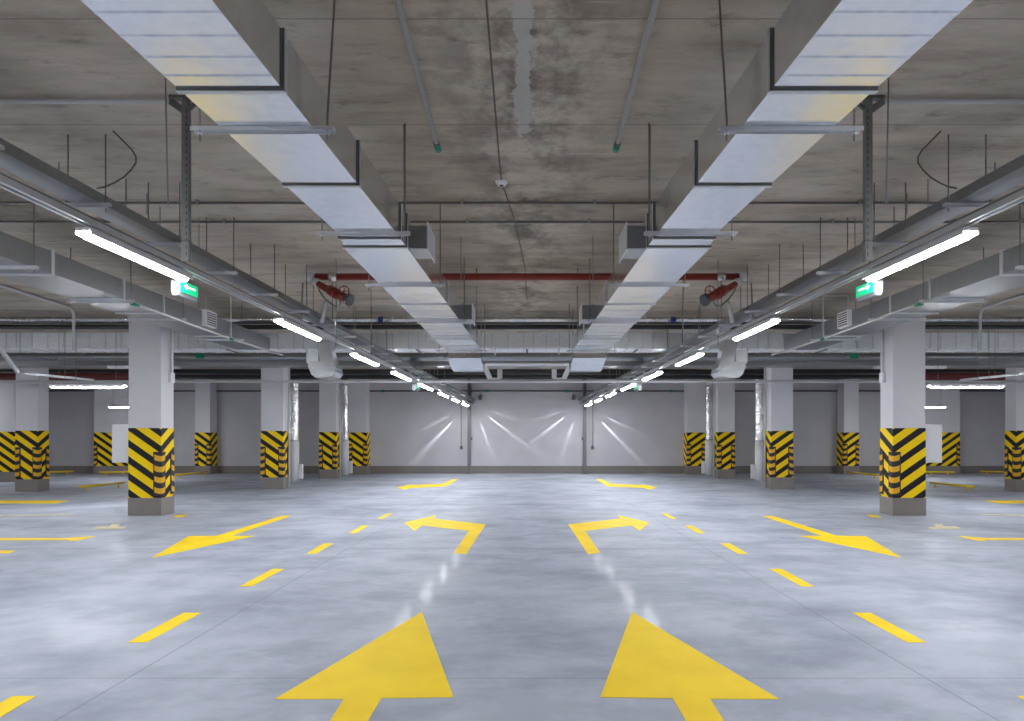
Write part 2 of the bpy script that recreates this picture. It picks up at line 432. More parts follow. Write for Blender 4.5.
# ================================================================== everything that the two halves share
BEAM = 3300
def half(side):
    global SIDE
    SIDE = side; S = SD[side]; O = SD[-side]
    c = column
    c(-7.555, -6.945, 12.9, 13.36, f'tall striped column nearest the camera on the {S}, cabinet on its outer side', ('fi', 'bi', 'bo'))
    c(-7.588, -6.958, 19.4, 19.85, f'striped column second in the {S} aisle row, beside a ribbed standpipe', ('fi', 'fo', 'bi'))
    c(-7.394, -6.794, 24.2, 24.65, f'striped column third in the {S} aisle row, before the far wall', ('fi', 'fo', 'bi'))
    c(-7.054, -6.364, 26.95, YF-.022, f'striped pilaster on the far wall closing the {S} aisle row', ('fi', 'fo'), back=True)
    c(-13.154, -12.564, 26.95, YF-.022, f'striped pilaster on the far wall seen just inside the nearest {S} column', ('fi', 'fo'), back=True)
    c(-17.154, -15.794, 26.95, YF-.022, f'wide striped pilaster on the far wall partly behind the {S} white cabinet', ('fo',), back=True)
    c(-13.908, -13.308, 18.5, 18.92, f'striped column standing out in the {S} parking bays', ('fi', 'fo', 'bi'))
    c(-17.544, -16.894, 22.4, 22.85, f'striped column cut by the {S} edge of the photo', ('fo',))

    # white cabinet on the outer side of the nearest column
    t = thing('wall_cabinet', (-7.725, 13.1, 1.0), f'plain white metal cabinet on the outer side of the nearest {S} column', 'cabinet')
    MB().box(-7.93, -7.570, 13.0, 13.30, 1.0, 1.73).build('body', M['white'], t, .004)
    dr = MB().box(-7.925, -7.575, 12.985, 12.999, 1.006, 1.724).build('door', M['white'], t, .003)
    MB().box(-7.615, -7.595, 12.975, 12.985, 1.34, 1.40).build('latch', M['strut'], dr)
    # conduit with box on the inner face of the column
    t = thing('column_conduit', (-6.930, 13.2, 2.7), f'grey switch box with rising conduit on the nearest {S} column inner face', 'conduit')
    MB().tube([(-6.917, 13.22, 2.74), (-6.917, 13.22, CEIL)], .014, 8).build('conduit', M['pvc'], t)
    MB().box(-6.943, -6.885, 13.16, 13.30, 2.55, 2.74).build('junction_box', M['white'], t, .005)
    for (x, y, n) in ((-6.898, 19.72, 'second'), (-6.734, 24.5, 'third')):
        tag(MB().tube([(x, y, 0), (x, y, CEIL)], .03, 8).build('drain_pipe', M['pvc']), f'thin white drain pipe beside the {n} {S} aisle column', 'pipe', 'thin drain pipes beside the columns')

    # ---- floor paint
    fg = 'yellow floor arrows'
    paint([(421.8,612.2),(453.5,697.5),(381.4,698.5),(368,721),(330,800),(268,800),(330,721),(343.8,699.3),(274.7,699.5)], 'floor_arrow',
          f'big yellow straight-ahead arrow in the foreground, {S} of centre', 'floor marking', fg)
    paint([(454,552.8),(466,554.4),(485.7,524.5),(433.4,518.6),(436.6,515.1),(404.3,522.7),(414.4,531),(422.3,525.5),(468.8,531)], 'floor_arrow',
          f'yellow bent arrow turning {S} in mid aisle', 'floor marking', fg)
    paint([(457.7,479.2),(452.4,479.3),(442.4,483.9),(414,485),(410.5,484.6),(396.6,487.5),(404.3,489.8),(409.8,488),(446.6,486.4)], 'floor_arrow',
          f'small far yellow arrow turning {S} near the far wall', 'floor marking', fg)
    paint([(151.7,558),(188.4,536.2),(216.6,535.9),(282.2,515.8),(291.6,516.1),(232.2,535.9),(255.6,535.9)], 'floor_arrow',
          f'yellow arrow pointing towards the camera before the nearest {S} column', 'floor marking', fg)
    D = [[(-92,753),(-60,753),(36.5,696.3),(13,696.3)],
         [(127.5,642.7),(146.5,642.7),(201.5,613),(183.5,613)], [(239.7,586.6),(252.2,586.6),(284.5,568.9),(272.8,568.9)],
         [(306,554),(316,554),(333.5,543.5),(324,543.5)], [(348.5,533.5),(355.8,533.5),(369.2,525.5),(362.2,525.5)], [(377,519),(382,519),(392.7,513.5),(387.7,513.5)]]
    for i, p in enumerate(D):
        paint(p, 'lane_dash', f'{ORD[i]} yellow dash of the {S} lane line', 'floor marking', 'yellow lane line dashes')
    paint([(-40,500.6),(70,500.6),(56,503.4),(-40,503.4)], 'bay_line', f'broad yellow bay line at the {S} edge beyond the nearest column', 'floor marking', 'yellow parking bay lines')
    paint([(-40,538.2),(66,538.2),(92,536.3),(96,536.6),(76,541),(68,541),(70,540.2),(-40,540.4)], 'bay_line', f'thin yellow bay line with a bent tip on the {S}', 'floor marking', 'yellow parking bay lines')
    paint([(-40,550.6),(16,550.6),(9,553.5),(-40,553.5)], 'bay_line', f'short yellow line end at the {S} edge, nearest of the bay lines', 'floor marking', 'yellow parking bay lines')
    paint([(92,529),(97,526.6),(110,526.4),(112,524),(120,524),(118,526.6),(126,527),(124,529)], 'worn_mark', f'worn pale yellow mark on the floor before the nearest {S} column', 'floor marking', 'worn yellow marks', 'faded')
    paint([(172,517.4),(178,514.9),(188,514.9),(182,517.4)], 'bay_stub', f'small yellow stub at the foot of the nearest {S} column', 'floor marking')
    paint([(-30,515.4),(30,515.0),(74,514.4),(74,515.0),(30,515.9),(-30,516.4)], 'bay_line', f'faint worn bay line behind the bent-tip line on the {S}', 'floor marking', 'yellow parking bay lines', 'faded')

    # ---- wheel stops
    def stop(a, b, label, r=.035):
        pa, pb = G(*a), G(*b); z = .13
        t = thing('wheel_stop', (pa+pb)/2, label, 'wheel stop', 'yellow tubular wheel stops')
        d = (pb-pa).normalized()
        MB().tube([pa-d*.12+Vector((0,0,z)), pb+d*.12+Vector((0,0,z))], r, 10).build('bar', M['ybar'], t)
        for p in (pa+d*.1, pb-d*.1):
            m = MB().tube([p, p+Vector((0,0,z-.02))], .022, 8); m.box(p.x-.06, p.x+.06, p.y-.05, p.y+.05, 0, .008)
            m.build('foot', M['ybar'], t)
    stop((83,491.3), (121,487.2), f'yellow wheel stop bar between the {S} bay column and the nearest column')
    stop((44,475.6), (70,474.8), f'yellow wheel stop bar by the far wall beside the {S} bay column')
    stop((103,475.6), (126,475.2), f'yellow wheel stop bar under the {S} wall cabinet by the far pilaster')
    stop((178,478.6), (206,475.5), f'yellow wheel stop bar just inside the nearest {S} column')

    # ---- lamp row with its tray
    starts = [1.9, 5.64, 9.38, 12.6, 15.45, 18.1, 20.8, 23.15, 25.3]
    k = 0
    for i, y in enumerate([-5.6, -1.85]+starts):
        if y < 5: lab = f'tube light of the {S} lamp row behind or above the camera'
        else:
            lab = f'{ORD[k]} glowing tube light of the {S} lamp row'; k += 1
        lamp(lamp_at(y), lamp_at(y+(1.52 if y < 20 else 1.25 if y < 22 else 1.0)), lab, f'{S} lamp row tube lights')
    t = thing('lamp_rail', lamp_at(5.64)+Vector((0,0,.07)), f'twin-lipped steel rail carrying the {S} lamp row', 'rail')
    a, b = lamp_at(-8.5), lamp_at(27.3)
    dz = Vector((0,0,.098)); m = MB()
    m.bar(a+dz+Vector((-.034,0,0)), b+dz+Vector((-.034,0,0)), .026, .05); m.bar(a+dz+Vector((.034,0,0)), b+dz+Vector((.034,0,0)), .026, .05)
    m.build('rail_lips', M['strut'], t)
    MB().bar(a+dz+Vector((0,0,.034)), b+dz+Vector((0,0,.034)), .094, .016).build('rail_web', M['ductdull'], t)
    t = thing('cable_tray', lamp_at(5.64)+Vector((.05,0,.25)), f'galvanised cable tray running above the {S} lamp row', 'cable tray')
    o0 = Vector((.035,0,.238))
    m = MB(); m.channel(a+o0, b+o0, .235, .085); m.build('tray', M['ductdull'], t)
    m = MB()
    for j in range(5):
        off = Vector((.035-.07+.035*j, 0, .238+.018))
        m.tube([a+off, b+off], .014, 6)
    m.build('cables', M['cable'], t)
    for j in range(16):
        y = 4.57+1.065*j; p = lamp_at(y)
        hanger(p.x-.16, p.x+.23, y, p.z+.236, f'{ORD[j] if j < 14 else ["fifteenth nearest", "sixteenth nearest"][j-14]} rod hanger under the {S} lamp row cable tray', f'hangers of the {S} lamp row tray', .04, .025)
    exit_sign(7.2, .37, -3.729, H+1.665, f'green arrow exit sign under the nearest {S} lamp')
    exit_sign(17.5, .4, -2.906, H+1.345, f'small far exit sign under the fifth {S} lamp', .16, .12)

    # ---- main supply duct
    zb, zt = H+1.634, H+1.907
    s1 = [(-3.0, -1.617-0.0523*6.6, -1.132-0.0449*6.6), (5.45, -1.520, -1.049)]
    s2 = [(5.95, -1.588, -1.037), (13.1, -1.541, -0.867)]
    st = s1+s2
    t = thing('air_duct', (-1.3, 5, zb), f'long flat galvanised air duct hung {S} of the centre line', 'air duct', 'main aisle ducts')
    duct_sec(s1, zb, zt).build('front_section', M['duct'], t)
    duct_sec([s1[-1], s2[0]], zb, zt).build('widening_section', M['duct'], t)
    duct_sec(s2, zb, zt).build('rear_section', M['duct'], t)
    for y in (.6, 1.9, 3.207, 4.418, 5.6, 5.86, 8.39, 9.75, 11.0, 12.2):
        xo, xi = lerp_st(st, y)
        ring(xo, xi, y, zb, zt, .013 if y < 9 else .011, .03).build('flange', M['strut'], t)
        if y < 6: ring(xo, xi, y-.0175, zb, zt, .010, .004).build('gasket', M['gasket'], t)
    for y in (2.62, 2.775, 2.93, 3.08, 8.85, 9.25, 10.2, 10.6, 11.5, 12.6):
        xo, xi = lerp_st(st, y)
        MB().box(xo+.002, xi-.002, y-.004, y+.004, zb-.005, zb).build('stiffening_bead', M['duct'], t)
    for y0, y1, xp, sc in ((5.97, 6.38, -0.865, 1.0), (9.6, 10.05, -0.769, 1.0)):
        xi = lerp_st(st, (y0+y1)/2)[1]
        q = MB(); q.box(xi-.01, xp-.01, y0+.03, y1-.03, zb+.025, zt-.045)
        q = q.build('side_outlet', M['ductdull'], t)
        MB().box(xp-.01, xp, y0-.03, y1+.04, zb, zt-.03).build('outlet_plate', M['white'], q)
    # hangers of the duct
    for j, y in enumerate((1.4, 3.6, 5.43, 7.29, 9.5, 11.3, 12.85)):
        xo, xi = lerp_st(st, y)
        hanger(xo-.155, xi+.115, y, zb-.001, f'{ORD[j]} trapeze hanger under the {S} main duct', f'trapeze hangers of the {S} main duct', .05, .022, tilt=.05 if y < 5 else 0)
    # hood at the end of the duct
    t = thing('duct_hood', (-.99, 14.6, H+1.45), f'pale sloping duct hood at the far end of the {S} main duct', 'duct hood', 'duct end hoods')
    f0, f1 = W(447.5,358,13.3), W(481,358,13.3); g0, g1 = W(452.5,370.5,13.75), W(483.5,370.5,13.75)
    up = Vector((0,.05,.10))
    MB().loft([[f0, f1, f1+up, f0+up], [g0, g1, g1+up*1.2, g0+up*1.2]]).build('sloped_panel', M['duct'], t)
    MB().loft([[g0, g1, g1+up*1.2, g0+up*1.2], [g0+Vector((0,.35,.0)), g1+Vector((0,.35,.0)), g1+Vector((0,.4,.12)), g0+Vector((0,.4,.12))]]).build('throat', M['ductdull'], t)
    for p in (f0, f1): MB().tube([p+Vector((0,.03,.05)), Vector((p.x, p.y+.03, CEIL))], .007, 6).build('rod', M['rod'], t)
    # bracket pair and channel beyond the hoods
    t = thing('pipe_bracket', W(490,378,16.5), f'slanted pale steel bracket below the centre channel, {S} end', 'bracket', 'slanted centre brackets')
    m = MB(); m.bar(W(484.5,366.5,16.5), W(490,378.5,16.5), .12, .03, (0,1,0)); m.build('slanted_plate', M['white'], t)
    m = MB(); m.bar(W(489,378.5,16.5), W(500,378.5,16.5), .12, .03); m.bar(W(499.8,378.5,16.5), W(499.8,369,16.5), .12, .02, (0,1,0)); m.build('foot', M['strut'], t)
    tag(MB().tube([W(495,345,13.4), W(495,352,13.4), W(495.5,355,13.4)], .012, 6).build('pipe_hook', M['white']), f'small white hook under the cross duct, {S} of centre', 'hook', 'small white hooks')

    # ---- second duct over the nearest columns
    zb2, zt2 = H+1.806, H+2.052
    st2 = [(-3.0, -5.9, -5.17), (6.8, -5.930, -5.260), (14.15, -6.032, -5.352)]
    t = thing('air_duct', (-5.4, 8, zb2), f'dull grey air duct passing inside the nearest {S} column', 'air duct', 'side ducts')
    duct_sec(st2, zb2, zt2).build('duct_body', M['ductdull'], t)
    for y in (3.9, 5.7, 7.54, 8.9, 9.9, 12.2):
        xo, xi = lerp_st(st2, y); ring(xo, xi, y, zb2, zt2, .02, .035).build('flange', M['strut'], t)
    q = MB().box(-5.319, -5.249, 11.12, 11.50, H+1.82, H+2.08).build('grille', M['white'], t)
    m = MB()
    for j in range(6): m.box(-5.249, -5.244, 11.15, 11.47, H+1.845+.038*j, H+1.845+.038*j+.016)
    m.build('louvres', M['slot'], q)
    for j, y in enumerate((3.2, 5.2, 7.2, 9.0, 10.4, 12.6)):
        xo, xi = lerp_st(st2, y)
        hanger(xo-.12, xi+.085, y, zb2-.001, f'{ORD[j]} trapeze hanger under the {S} side duct', f'trapeze hangers of the {S} side duct', .045, .03)
    t = thing('ceiling_conduit', (-4.8, 11, 3.2), f'thin light conduit slung under the {S} side duct', 'conduit')
    MB().tube([W(104,294,8.4), W(130.6,302,8.6), W(231,339,11.72), W(282.5,355,14.2)], .017, 8).build('pipe', M['pvc'], t)
    for p in (W(135,304.5,8.7), W(231,339,11.72)):
        MB().tube([p-Vector((0,.07,0)), p+Vector((0,.07,0))], .024, 8).build('coupling', M['green'], t)
    tag(MB().tube([W(206,309,11.72), W(206,297,11.72), W(207,296,11.72), W(230,296,11.72), W(231,297,11.72), W(231,338,11.72)], .011, 6).build('conduit_loop', M['pvc']),
        f'square loop of thin conduit above the {S} side duct grille', 'conduit')

    # ---- riser with the pipe along the slab
    t = thing('cable_riser', (-2.4, 5.01, 2.8), f'vertical perforated steel riser hanging from the slab {S} of the main duct', 'cable riser')
    p = W(186.5, 262, 5.01); x = p.x
    m = MB(); m.box(x-.025, x+.025, 4.985, 4.99, p.z, CEIL-.02); m.box(x-.025, x-.021, 4.99, 5.03, p.z, CEIL-.02); m.box(x+.021, x+.025, 4.99, 5.03, p.z, CEIL-.02)
    m.build('channel', M['riser'], t)
    m = MB()
    for j in range(22): m.box(x+.008, x+.014, 4.9835, 4.985, p.z+.04+.05*j, p.z+.065+.05*j)
    m.build('slots', M['slot'], t)
    MB().box(x-.03, x+.03, 4.98, 5.035, p.z+.145, p.z+.155).build('joint_band', M['darksteel'], t)
    m = MB(); m.bar((x-.11, 5.0, CEIL-.012), (x+.06, 5.0, CEIL-.012), .06, .02); m.bar((x-.02, 5.0, CEIL-.10), (x-.12, 5.0, CEIL-.03), .05, .008, (0,1,0)); m.bar((x+.03,5.0,CEIL-.09), (x+.075,5.0,CEIL-.05), .03, .015, (0,1,0))
    m.build('head_bracket', M['gasket'], t)
    tag(MB().tube([(-9.5, 5.0, CEIL-.035), (x-.12, 5.0, CEIL-.035)], .02, 8).build('slab_pipe', M['pvc']), f'pale pipe fixed across the slab to the {S} riser head', 'pipe')
    # loose wires
    tag(MB().tube([W(165,60,4.6), W(166,110,4.6), W(168,205,4.6)], .006, 6).build('hanging_wire', M['rod']), f'thin bent wire hanging beside the {S} riser', 'wire')
    bpts = [(113,131),(120,138),(126,144),(132,150),(136,157),(136,163),(131,170),(124,177),(114,183),(105,187),(97,188.5)]
    tag(MB().tube([W(a_, b_, 5.52) for a_, b_ in bpts], .006, 6).build('loose_cable', M['cable']), f'loose black cable end curling from the slab above the {S} lamp row', 'cable')
    # slab conduits that run away from the camera
    t = thing('slab_conduit', (-.62, 4.5, 3.9), f'dusty grey conduit along the slab ending in a green cap, {S} of centre', 'conduit')
    e0, e1 = Vector((-.70, -4, CEIL-.06)), W(437, 145, 5.66)
    MB().tube([e0, Vector((-.71, 3.0, CEIL-.06)), e1], .022, 8).build('pipe', M['pvcd'], t)
    MB().tube([e1-Vector((0,.01,0)), e1+Vector((.0,.07,-.012))], .028, 10).build('cap', M['green'], t)
    m = MB(); m.box(e1.x-.004, e1.x+.004, 5.60, 5.608, e1.z, CEIL); m.tube([e1+Vector((0,-.055,0)), e1+Vector((0,-.035,0))], .027, 8); m.build('clip', M['cable'], t)
    # single rods seen between the ducts
    for nm, px, py0, py1, Y, lab in (('wire', 404, 125, 212, 5.46, 'between the main duct and its nearest outlet'), ('wire', 461, 232, 283, 8.5, 'beside the second duct outlet')):
        p1 = W(px, py1, Y)
        tag(MB().tube([p1, Vector((p1.x, Y, CEIL))], .0055, 6).build('threaded_rod', M['rod']), f'lone threaded rod {lab} on the {S}', 'rod', 'lone hanging rods')
    for n_, (px, Y, yb_) in enumerate(((59, 6.2, 196), (126, 6.6, 226), (160, 7.4, 245), (147, 7.0, 215), (199, 7.8, 248), (336, 9.6, 345), (371, 10.4, 355))):
        p1 = W(px, yb_, Y)
        lab = ['beside the loose cable', 'below the slab pipe', 'behind the lamp tray', 'near the first cross conduit', 'inside the riser', 'by the red valve', 'under the main duct edge'][n_]
        tag(MB().tube([p1, Vector((p1.x, Y, CEIL))], .0055, 6).build('threaded_rod', M['rod']), f'thin threaded rod hanging from the slab {lab} on the {S}', 'rod', 'lone hanging rods')

    # ---- red sprinkler branch
    t = thing('sprinkler_valve', W(326, 288, 10.2), f'slanting red sprinkler valve branch under the {S} end of the red main', 'valve')
    Y = 10.05
    MB().tube([W(316,279.5,Y), W(318,284,Y-.05), W(336,294,Y-.45)], [.05,.05,.05], 12).build('branch_pipe', M['red'], t)
    m = MB(); m.tube([W(330,290,Y-.32), W(337,294.5,Y-.48)], .075, 12); m.tube([W(337,294.5,Y-.48), W(347,299,Y-.55)], .062, 12); m.build('valve_body', M['red'], t)
    MB().tube([W(347,299,Y-.55), W(350.5,300.7,Y-.57)], .085, 12).build('end_flange', M['darksteel'], t)
    MB().tube([W(315,281.5,Y-.01), W(319,284,Y-.07)], .062, 12).build('coupling', M['white'], t)
    wl = W(344, 291, Y-.6)
    m = MB(); m.tube([wl+Vector((math.cos(a_)*.07, 0, math.sin(a_)*.07)) for a_ in [2*math.pi*i_/14 for i_ in range(15)]], .008, 6)
    m.bar(wl-Vector((.07,0,0)), wl+Vector((.07,0,0)), .012, .008); m.bar(wl-Vector((0,0,.07)), wl+Vector((0,0,.07)), .012, .008); m.tube([wl, W(343,297,Y-.53)], .01, 6)
    m.build('handwheel', M['red'], t)
    MB().tube([W(318,286,Y-.08), W(320,292,Y-.1), W(325,299,Y-.12), W(332,305,Y-.3), W(338,306.5,Y-.4), W(340,303,Y-.45), W(340,298,Y-.5)], .011, 6).build('trim_tubing', M['rod'], t)
    tag(MB().tube([W(326,302,Y+.1), W(323.5,312,Y+.3), W(322,322,Y+.5)], .03, 8).build('drain_stub', M['pvc']), f'slanting grey drain stub below the {S} red valve', 'pipe')
    m = MB()
    tag(MB().tube([W(303,283,Y), W(301,318,Y+.1)], .012, 6).build('brace_rod', M['pvcd']), f'thin slanted brace at the {S} end of the red main', 'brace')

    # ---- corrugated standpipes by the second and third columns
    def standpipe(px, Y, ztop, r, label, bx):
        x = (px-CX)/F*Y
        t = thing('ribbed_standpipe', (x, Y, 0), label, 'duct', 'ribbed standpipes')
        zs = 0.0; pts = []; rs = []
        zl = 1.35
        MB().tube([(x,Y,0),(x,Y,zl)], r, 16).build('smooth_sleeve', M['white'], t)
        n = 60
        for i in range(n+1):
            pts.append((x, Y, zl+(ztop-zl)*i/n)); rs.append(r*(.93 if i % 2 else 1.02))
        MB().tube(pts, rs, 16).build('ribbed_hose', M['silver'], t)
        el = arc((x-.28, Y, ztop), .28, 0, math.pi/2, 6, (1,0,0), (0,0,1))
        MB().tube(el, r*.98, 14).build('elbow', M['silver'], t)
        MB().box(x+r+.002, x+r+.13, Y-.08, Y+.08, .06, .55).build('side_box', M['white'], t, .006)
    standpipe(294.5, 23.2, 3.55, .15, f'tall ribbed silver standpipe beside the second {S} aisle column', 1)
    standpipe(345, 26.5, 3.5, .15, f'tall ribbed silver standpipe between the third {S} column and the far pilaster', 1)

    # ---- drop duct near the third column
    t = thing('drop_duct', W(322,370,13.7), f'pale blue-grey duct drop with a rounded elbow above the third {S} column', 'duct')
    y0, y1 = 13.6, 14.1
    fr = [W(315.4,338.8,y0), W(329,340,y0), W(335.5,368,y0), W(321.5,368,y0)]
    MB().loft([fr, [p+Vector((0,.3,0)) for p in fr]]).build('drop', M['duct'], t)
    pr = [(308,361.5),(333,361.5),(335,372),(332,376),(322,378),(315,377.5),(311,374),(308.6,368)]
    MB().loft([[W(a_, b_, y0-.03) for a_, b_ in pr], [W(a_, b_, y0-.03)+Vector((0,.6,0)) for a_, b_ in pr]]).build('elbow', M['duct'], t)
    q = MB(); q.box(W(307,0,y0).x, W(309,0,y0).x, y0-.05, y0+.6, W(0,363,y0).z, W(0,349,y0).z); q.build('end_flange', M['strut'], t)

    # ---- lateral lamps in the parking bays
    lamp(W(50,386,14.2), W(125,386,14.2), f'level tube light across the {S} parking bays, left of column' if S == 'left' else f'level tube light across the {S} parking bays, right of column', 'cross lamps in the parking bays', True, .09, True)
    t = thing('lamp_channel', W(55,378,14.2), f'slanting pale channel above the level {S} bay light', 'rail')
    m = MB(); m.channel(W(17,373.5,14.2), W(93,381.3,14.2), .07, .05); m.build('channel', M['strut'], t)
    for px_, py_ in ((65,378), (76,379.5), (20,373)):
        q = W(px_, py_, 14.1); MB().tube([q, Vector((q.x, q.y, CEIL))], .006, 6).build('rod', M['rod'], t)
    t = tag(MB().channel(W(-9,339,13.7), W(17,373,14.1), .10, .05).build('cable_ladder', M['strut']), f'steep galvanised channel dropping at the {S} edge of the photo', 'cable ladder')
    lamp(W(108,406.5,23.6), W(150,406.5,23.6), f'far level tube light half hidden by the nearest {S} column', 'cross lamps in the parking bays', True, .09, True)
    for j, (x, y) in enumerate(((-8.1, -1.0), (-8.1, 3.4), (-8.75, 8.6), (-13.5, 2.0), (-13.0, 9.5), (-15.8, 14.5), (-18.9, 21.0))):  # unseen lamps added to brighten the columns and bay walls
        lamp((x, y, 3.1), (x, y+1.52, 3.1), f'added fill tube light over the {S} bays outside the photo', f'{S} added bay tube lights out of view', rods=True)
    tag(MB().channel(W(109,368.5,16.2), W(129,368.5,16.2)+Vector((1.2,0,0)), .16, .06).build('cable_channel', M['white']), f'short bright channel behind the nearest {S} column', 'rail')
    # conduit that bends down to the cross duct
    t = thing('bent_conduit', (-8.6, 12, 3.2), f'grey conduit bending down from the slab at the outer {S}', 'conduit')
    a0, a1 = Vector((-8.50, 9.5, CEIL-.03)), Vector((-8.74, 13.0, CEIL-.035))
    MB().tube([a0, a1]+[Vector((-8.76, 13.0+.14*math.sin(k_), CEIL-.035-.14*(1-math.cos(k_)))) for k_ in (.5, 1.0, 1.57)]+[Vector((-8.76, 13.14, H+1.66))], .026, 8).build('pipe', M['pvc'], t)
    # green exit boards far off
    for px, py, w_, h_, Y, lab in ((200, 356, 8, 5.5, 16.3, 'inside the nearest column'), (389, 356, 6.5, 5.5, 16.3, 'above the third lamp')):
        p0 = W(px-w_/2, py+h_/2, Y); p1 = W(px+w_/2, py-h_/2, Y)
        t = thing('exit_board', ((p0.x+p1.x)/2, Y, p0.z), f'small dark green hanging board {lab} on the {S}', 'sign', 'small green hanging boards')
        MB().box(p0.x, p1.x, Y-.02, Y+.02, p0.z, p1.z).build('board', M['green'], t, .004)
        for xx in (p0.x+.03, p1.x-.03): MB().tube([(xx, Y, p1.z), (xx, Y, CEIL)], .005, 6).build('rod', M['rod'], t)
    # wall post and sensor cable on the far wall
    t = thing('wall_post', W(469.3, 473, YF-.08), f'grey steel post against the far wall {S} of centre', 'post', 'far wall posts')
    x = (469.3-CX)/F*(YF-.1)
    MB().box(x-.07, x+.07, YF-.16, YF-.02, .012, 3.95).build('post', M['poststeel'], t)
    MB().box(x-.17, x+.17, YF-.26, YF-.015, 0, .012).build('base_plate', M['darksteel'], t)
    MB().box(x+.07, x+.12, YF-.12, YF-.06, 1.35, 1.47).build('hook', M['darksteel'], t)
    MB().box(x-.045, x+.045, YF-.19, YF-.16, 2.55, 3.6).build('lower_conduit', M['darksteel'], t)
    x = (461.2-CX)/F*YF
    t = thing('wall_switch', (x, YF-.03, 1.0), f'small dark box on a thin cable on the far wall {S} of centre', 'switch', 'far wall switches')
    MB().tube([(x, YF-.03, 1.12), (x, YF-.03, 3.3)], .012, 6).build('cable', M['cable'], t)
    MB().box(x-.05, x+.07, YF-.09, YF-.005, .98, 1.12).build('box', M['darksteel'], t, .01)
    # added fitting with narrow spots that draw the light streaks on the wall
    p = W(474.5, 405.5, YF-.06)
    t = thing('added_streak_fitting', p, f'small added fitting at the end of the {S} lamp row throwing thin beams down the far wall', 'lens')
    MB().box(p.x-.45, p.x+.05, YF-.10, YF-.012, p.z+.02, p.z+.06).build('streak_spot_holder', M['strut'], t)
    MB().bar((p.x, YF-.05, p.z+.05), lamp_at(26.55)+Vector((0,0,.05)), .03, .02).build('arm', M['strut'], t)
    for i_, (dx, dy, pw) in enumerate(((-58, 61, .6), (14, 40, .28), (40, 31, .5), (-60, 30, .22), (24, 8, .14))):
        ld = bpy.data.lights.new('streak_spot', 'SPOT'); lo = bpy.data.objects.new('streak_spot', ld); COL.objects.link(lo)
        v = Vector((dx*SIDE, 0, -dy)).normalized()+Vector((0, .036, 0))
        lo.rotation_euler = v.to_track_quat('-Z', 'Y').to_euler()
        lo.location = (-.40*SIDE if dx < 0 else 0, 0, -.12 if dx < 0 else 0); lo.parent = t
        ld.energy = BEAM*pw; ld.spot_size = math.radians(6.0); ld.spot_blend = 1.0; ld.shadow_soft_size = .004; ld.color = (.93,.965,1)
    # camera-like device on the wall
    p = W(480, 397, YF-.2)
    t = thing('security_camera', p, f'little dark camera hanging high on the far wall {S} of centre', 'camera', 'far wall cameras')
    MB().box(p.x-.06, p.x+.06, YF-.36, YF-.1, p.z-.12, p.z+.05).build('body', M['darksteel'], t, .02)
    MB().tube([(p.x, YF-.11, p.z), (p.x, YF, p.z+.12)], .02, 8).build('arm', M['darksteel'], t)

half(1)
half(-1)
SIDE = 1

# ------------------------------------------------------------------ services that cross the whole hall
def cross(name, label, cat, y, z, r, mat, x0=-19.9, x1=19.9, n=10, parent=None):
    o = MB().tube([(x0, y, z), (x1, y, z)], r, n).build(name, M[mat], parent)
    return tag(o, label, cat) if parent is None else o
def cross_px(name, label, cat, py, y, r, mat, **k): return cross(name, label, cat, y, H+(CY-py)/F*y, r, mat, **k)
t = thing('slab_conduit', (0, 7.19, 3.95), 'thin dark conduit across the slab, nearer of two', 'conduit')
cross('pipe', '', '', 7.19, CEIL-.03, .014, 'gasket', -12, 12, 8, t)
m = MB()
for i in range(13): m.box(-9.1+1.4*i, -9.07+1.4*i, 7.17, 7.21, CEIL-.05, CEIL)
m.build('clips', M['pvcd'], t)
t = thing('slab_conduit', (0, 7.83, 3.95), 'thin dark conduit across the slab, farther of two', 'conduit')
cross('pipe', '', '', 7.83, CEIL-.03, .014, 'gasket', -12, 12, 8, t)
m = MB()
for i in range(13): m.box(-9.1+1.4*i, -9.07+1.4*i, 7.81, 7.85, CEIL-.05, CEIL)
m.build('clips', M['pvcd'], t)
t = thing('sprinkler_main', (0, 10.1, H+2.34), 'red sprinkler main crossing the hall under the slab', 'pipe')
xe = (306-CX)/F*10.1; zr = H+(CY-276.8)/F*10.1
cross('pipe', '', '', 10.1, zr, .052, 'red', xe+.12, -xe-.12, 14, t)
for s in (1, -1):
    MB().tube([(s*(xe), 10.1, zr), (s*(xe+.14), 10.1, zr)], .062, 14).build('end_cap', M['white'], t)
    xc = (333-CX)/F*10.1
    MB().tube([(s*(xc-.06), 10.1, zr), (s*(xc+.06), 10.1, zr)], .064, 14).build('coupling', M['silver'], t)
for x in (-2.3, -.75, .75, 2.3):
    q = MB().tube([(x, 10.1, zr+.05), (x, 10.1, CEIL)], .008, 6).build('rod', M['rod'], t)
cross_px('lagged_pipe', 'silver foil lagged pipe crossing beneath the slab beyond the ducts', 'pipe', 319.5, 13.62, .052, 'silver')
for x, s in ((-2.924, 'left'), (2.924, 'right')):
    z = H+(CY-319.5)/F*13.62
    tag(MB().tube([(x-.05, 13.62, z), (x+.05, 13.62, z)], .060, 14).build('blue_tape', M['blue']), f'blue tape wrapped round the silver pipe on the {s}', 'tape')
cross_px('lagged_pipe', 'black lagged pipe crossing just below the silver pipe', 'pipe', 327, 13.75, .05, 'blackpipe')
cross_px('lagged_pipe', 'dark steel pipe crossing between the black pipe and the cross duct', 'pipe', 322.6, 14.3, .03, 'darksteel')
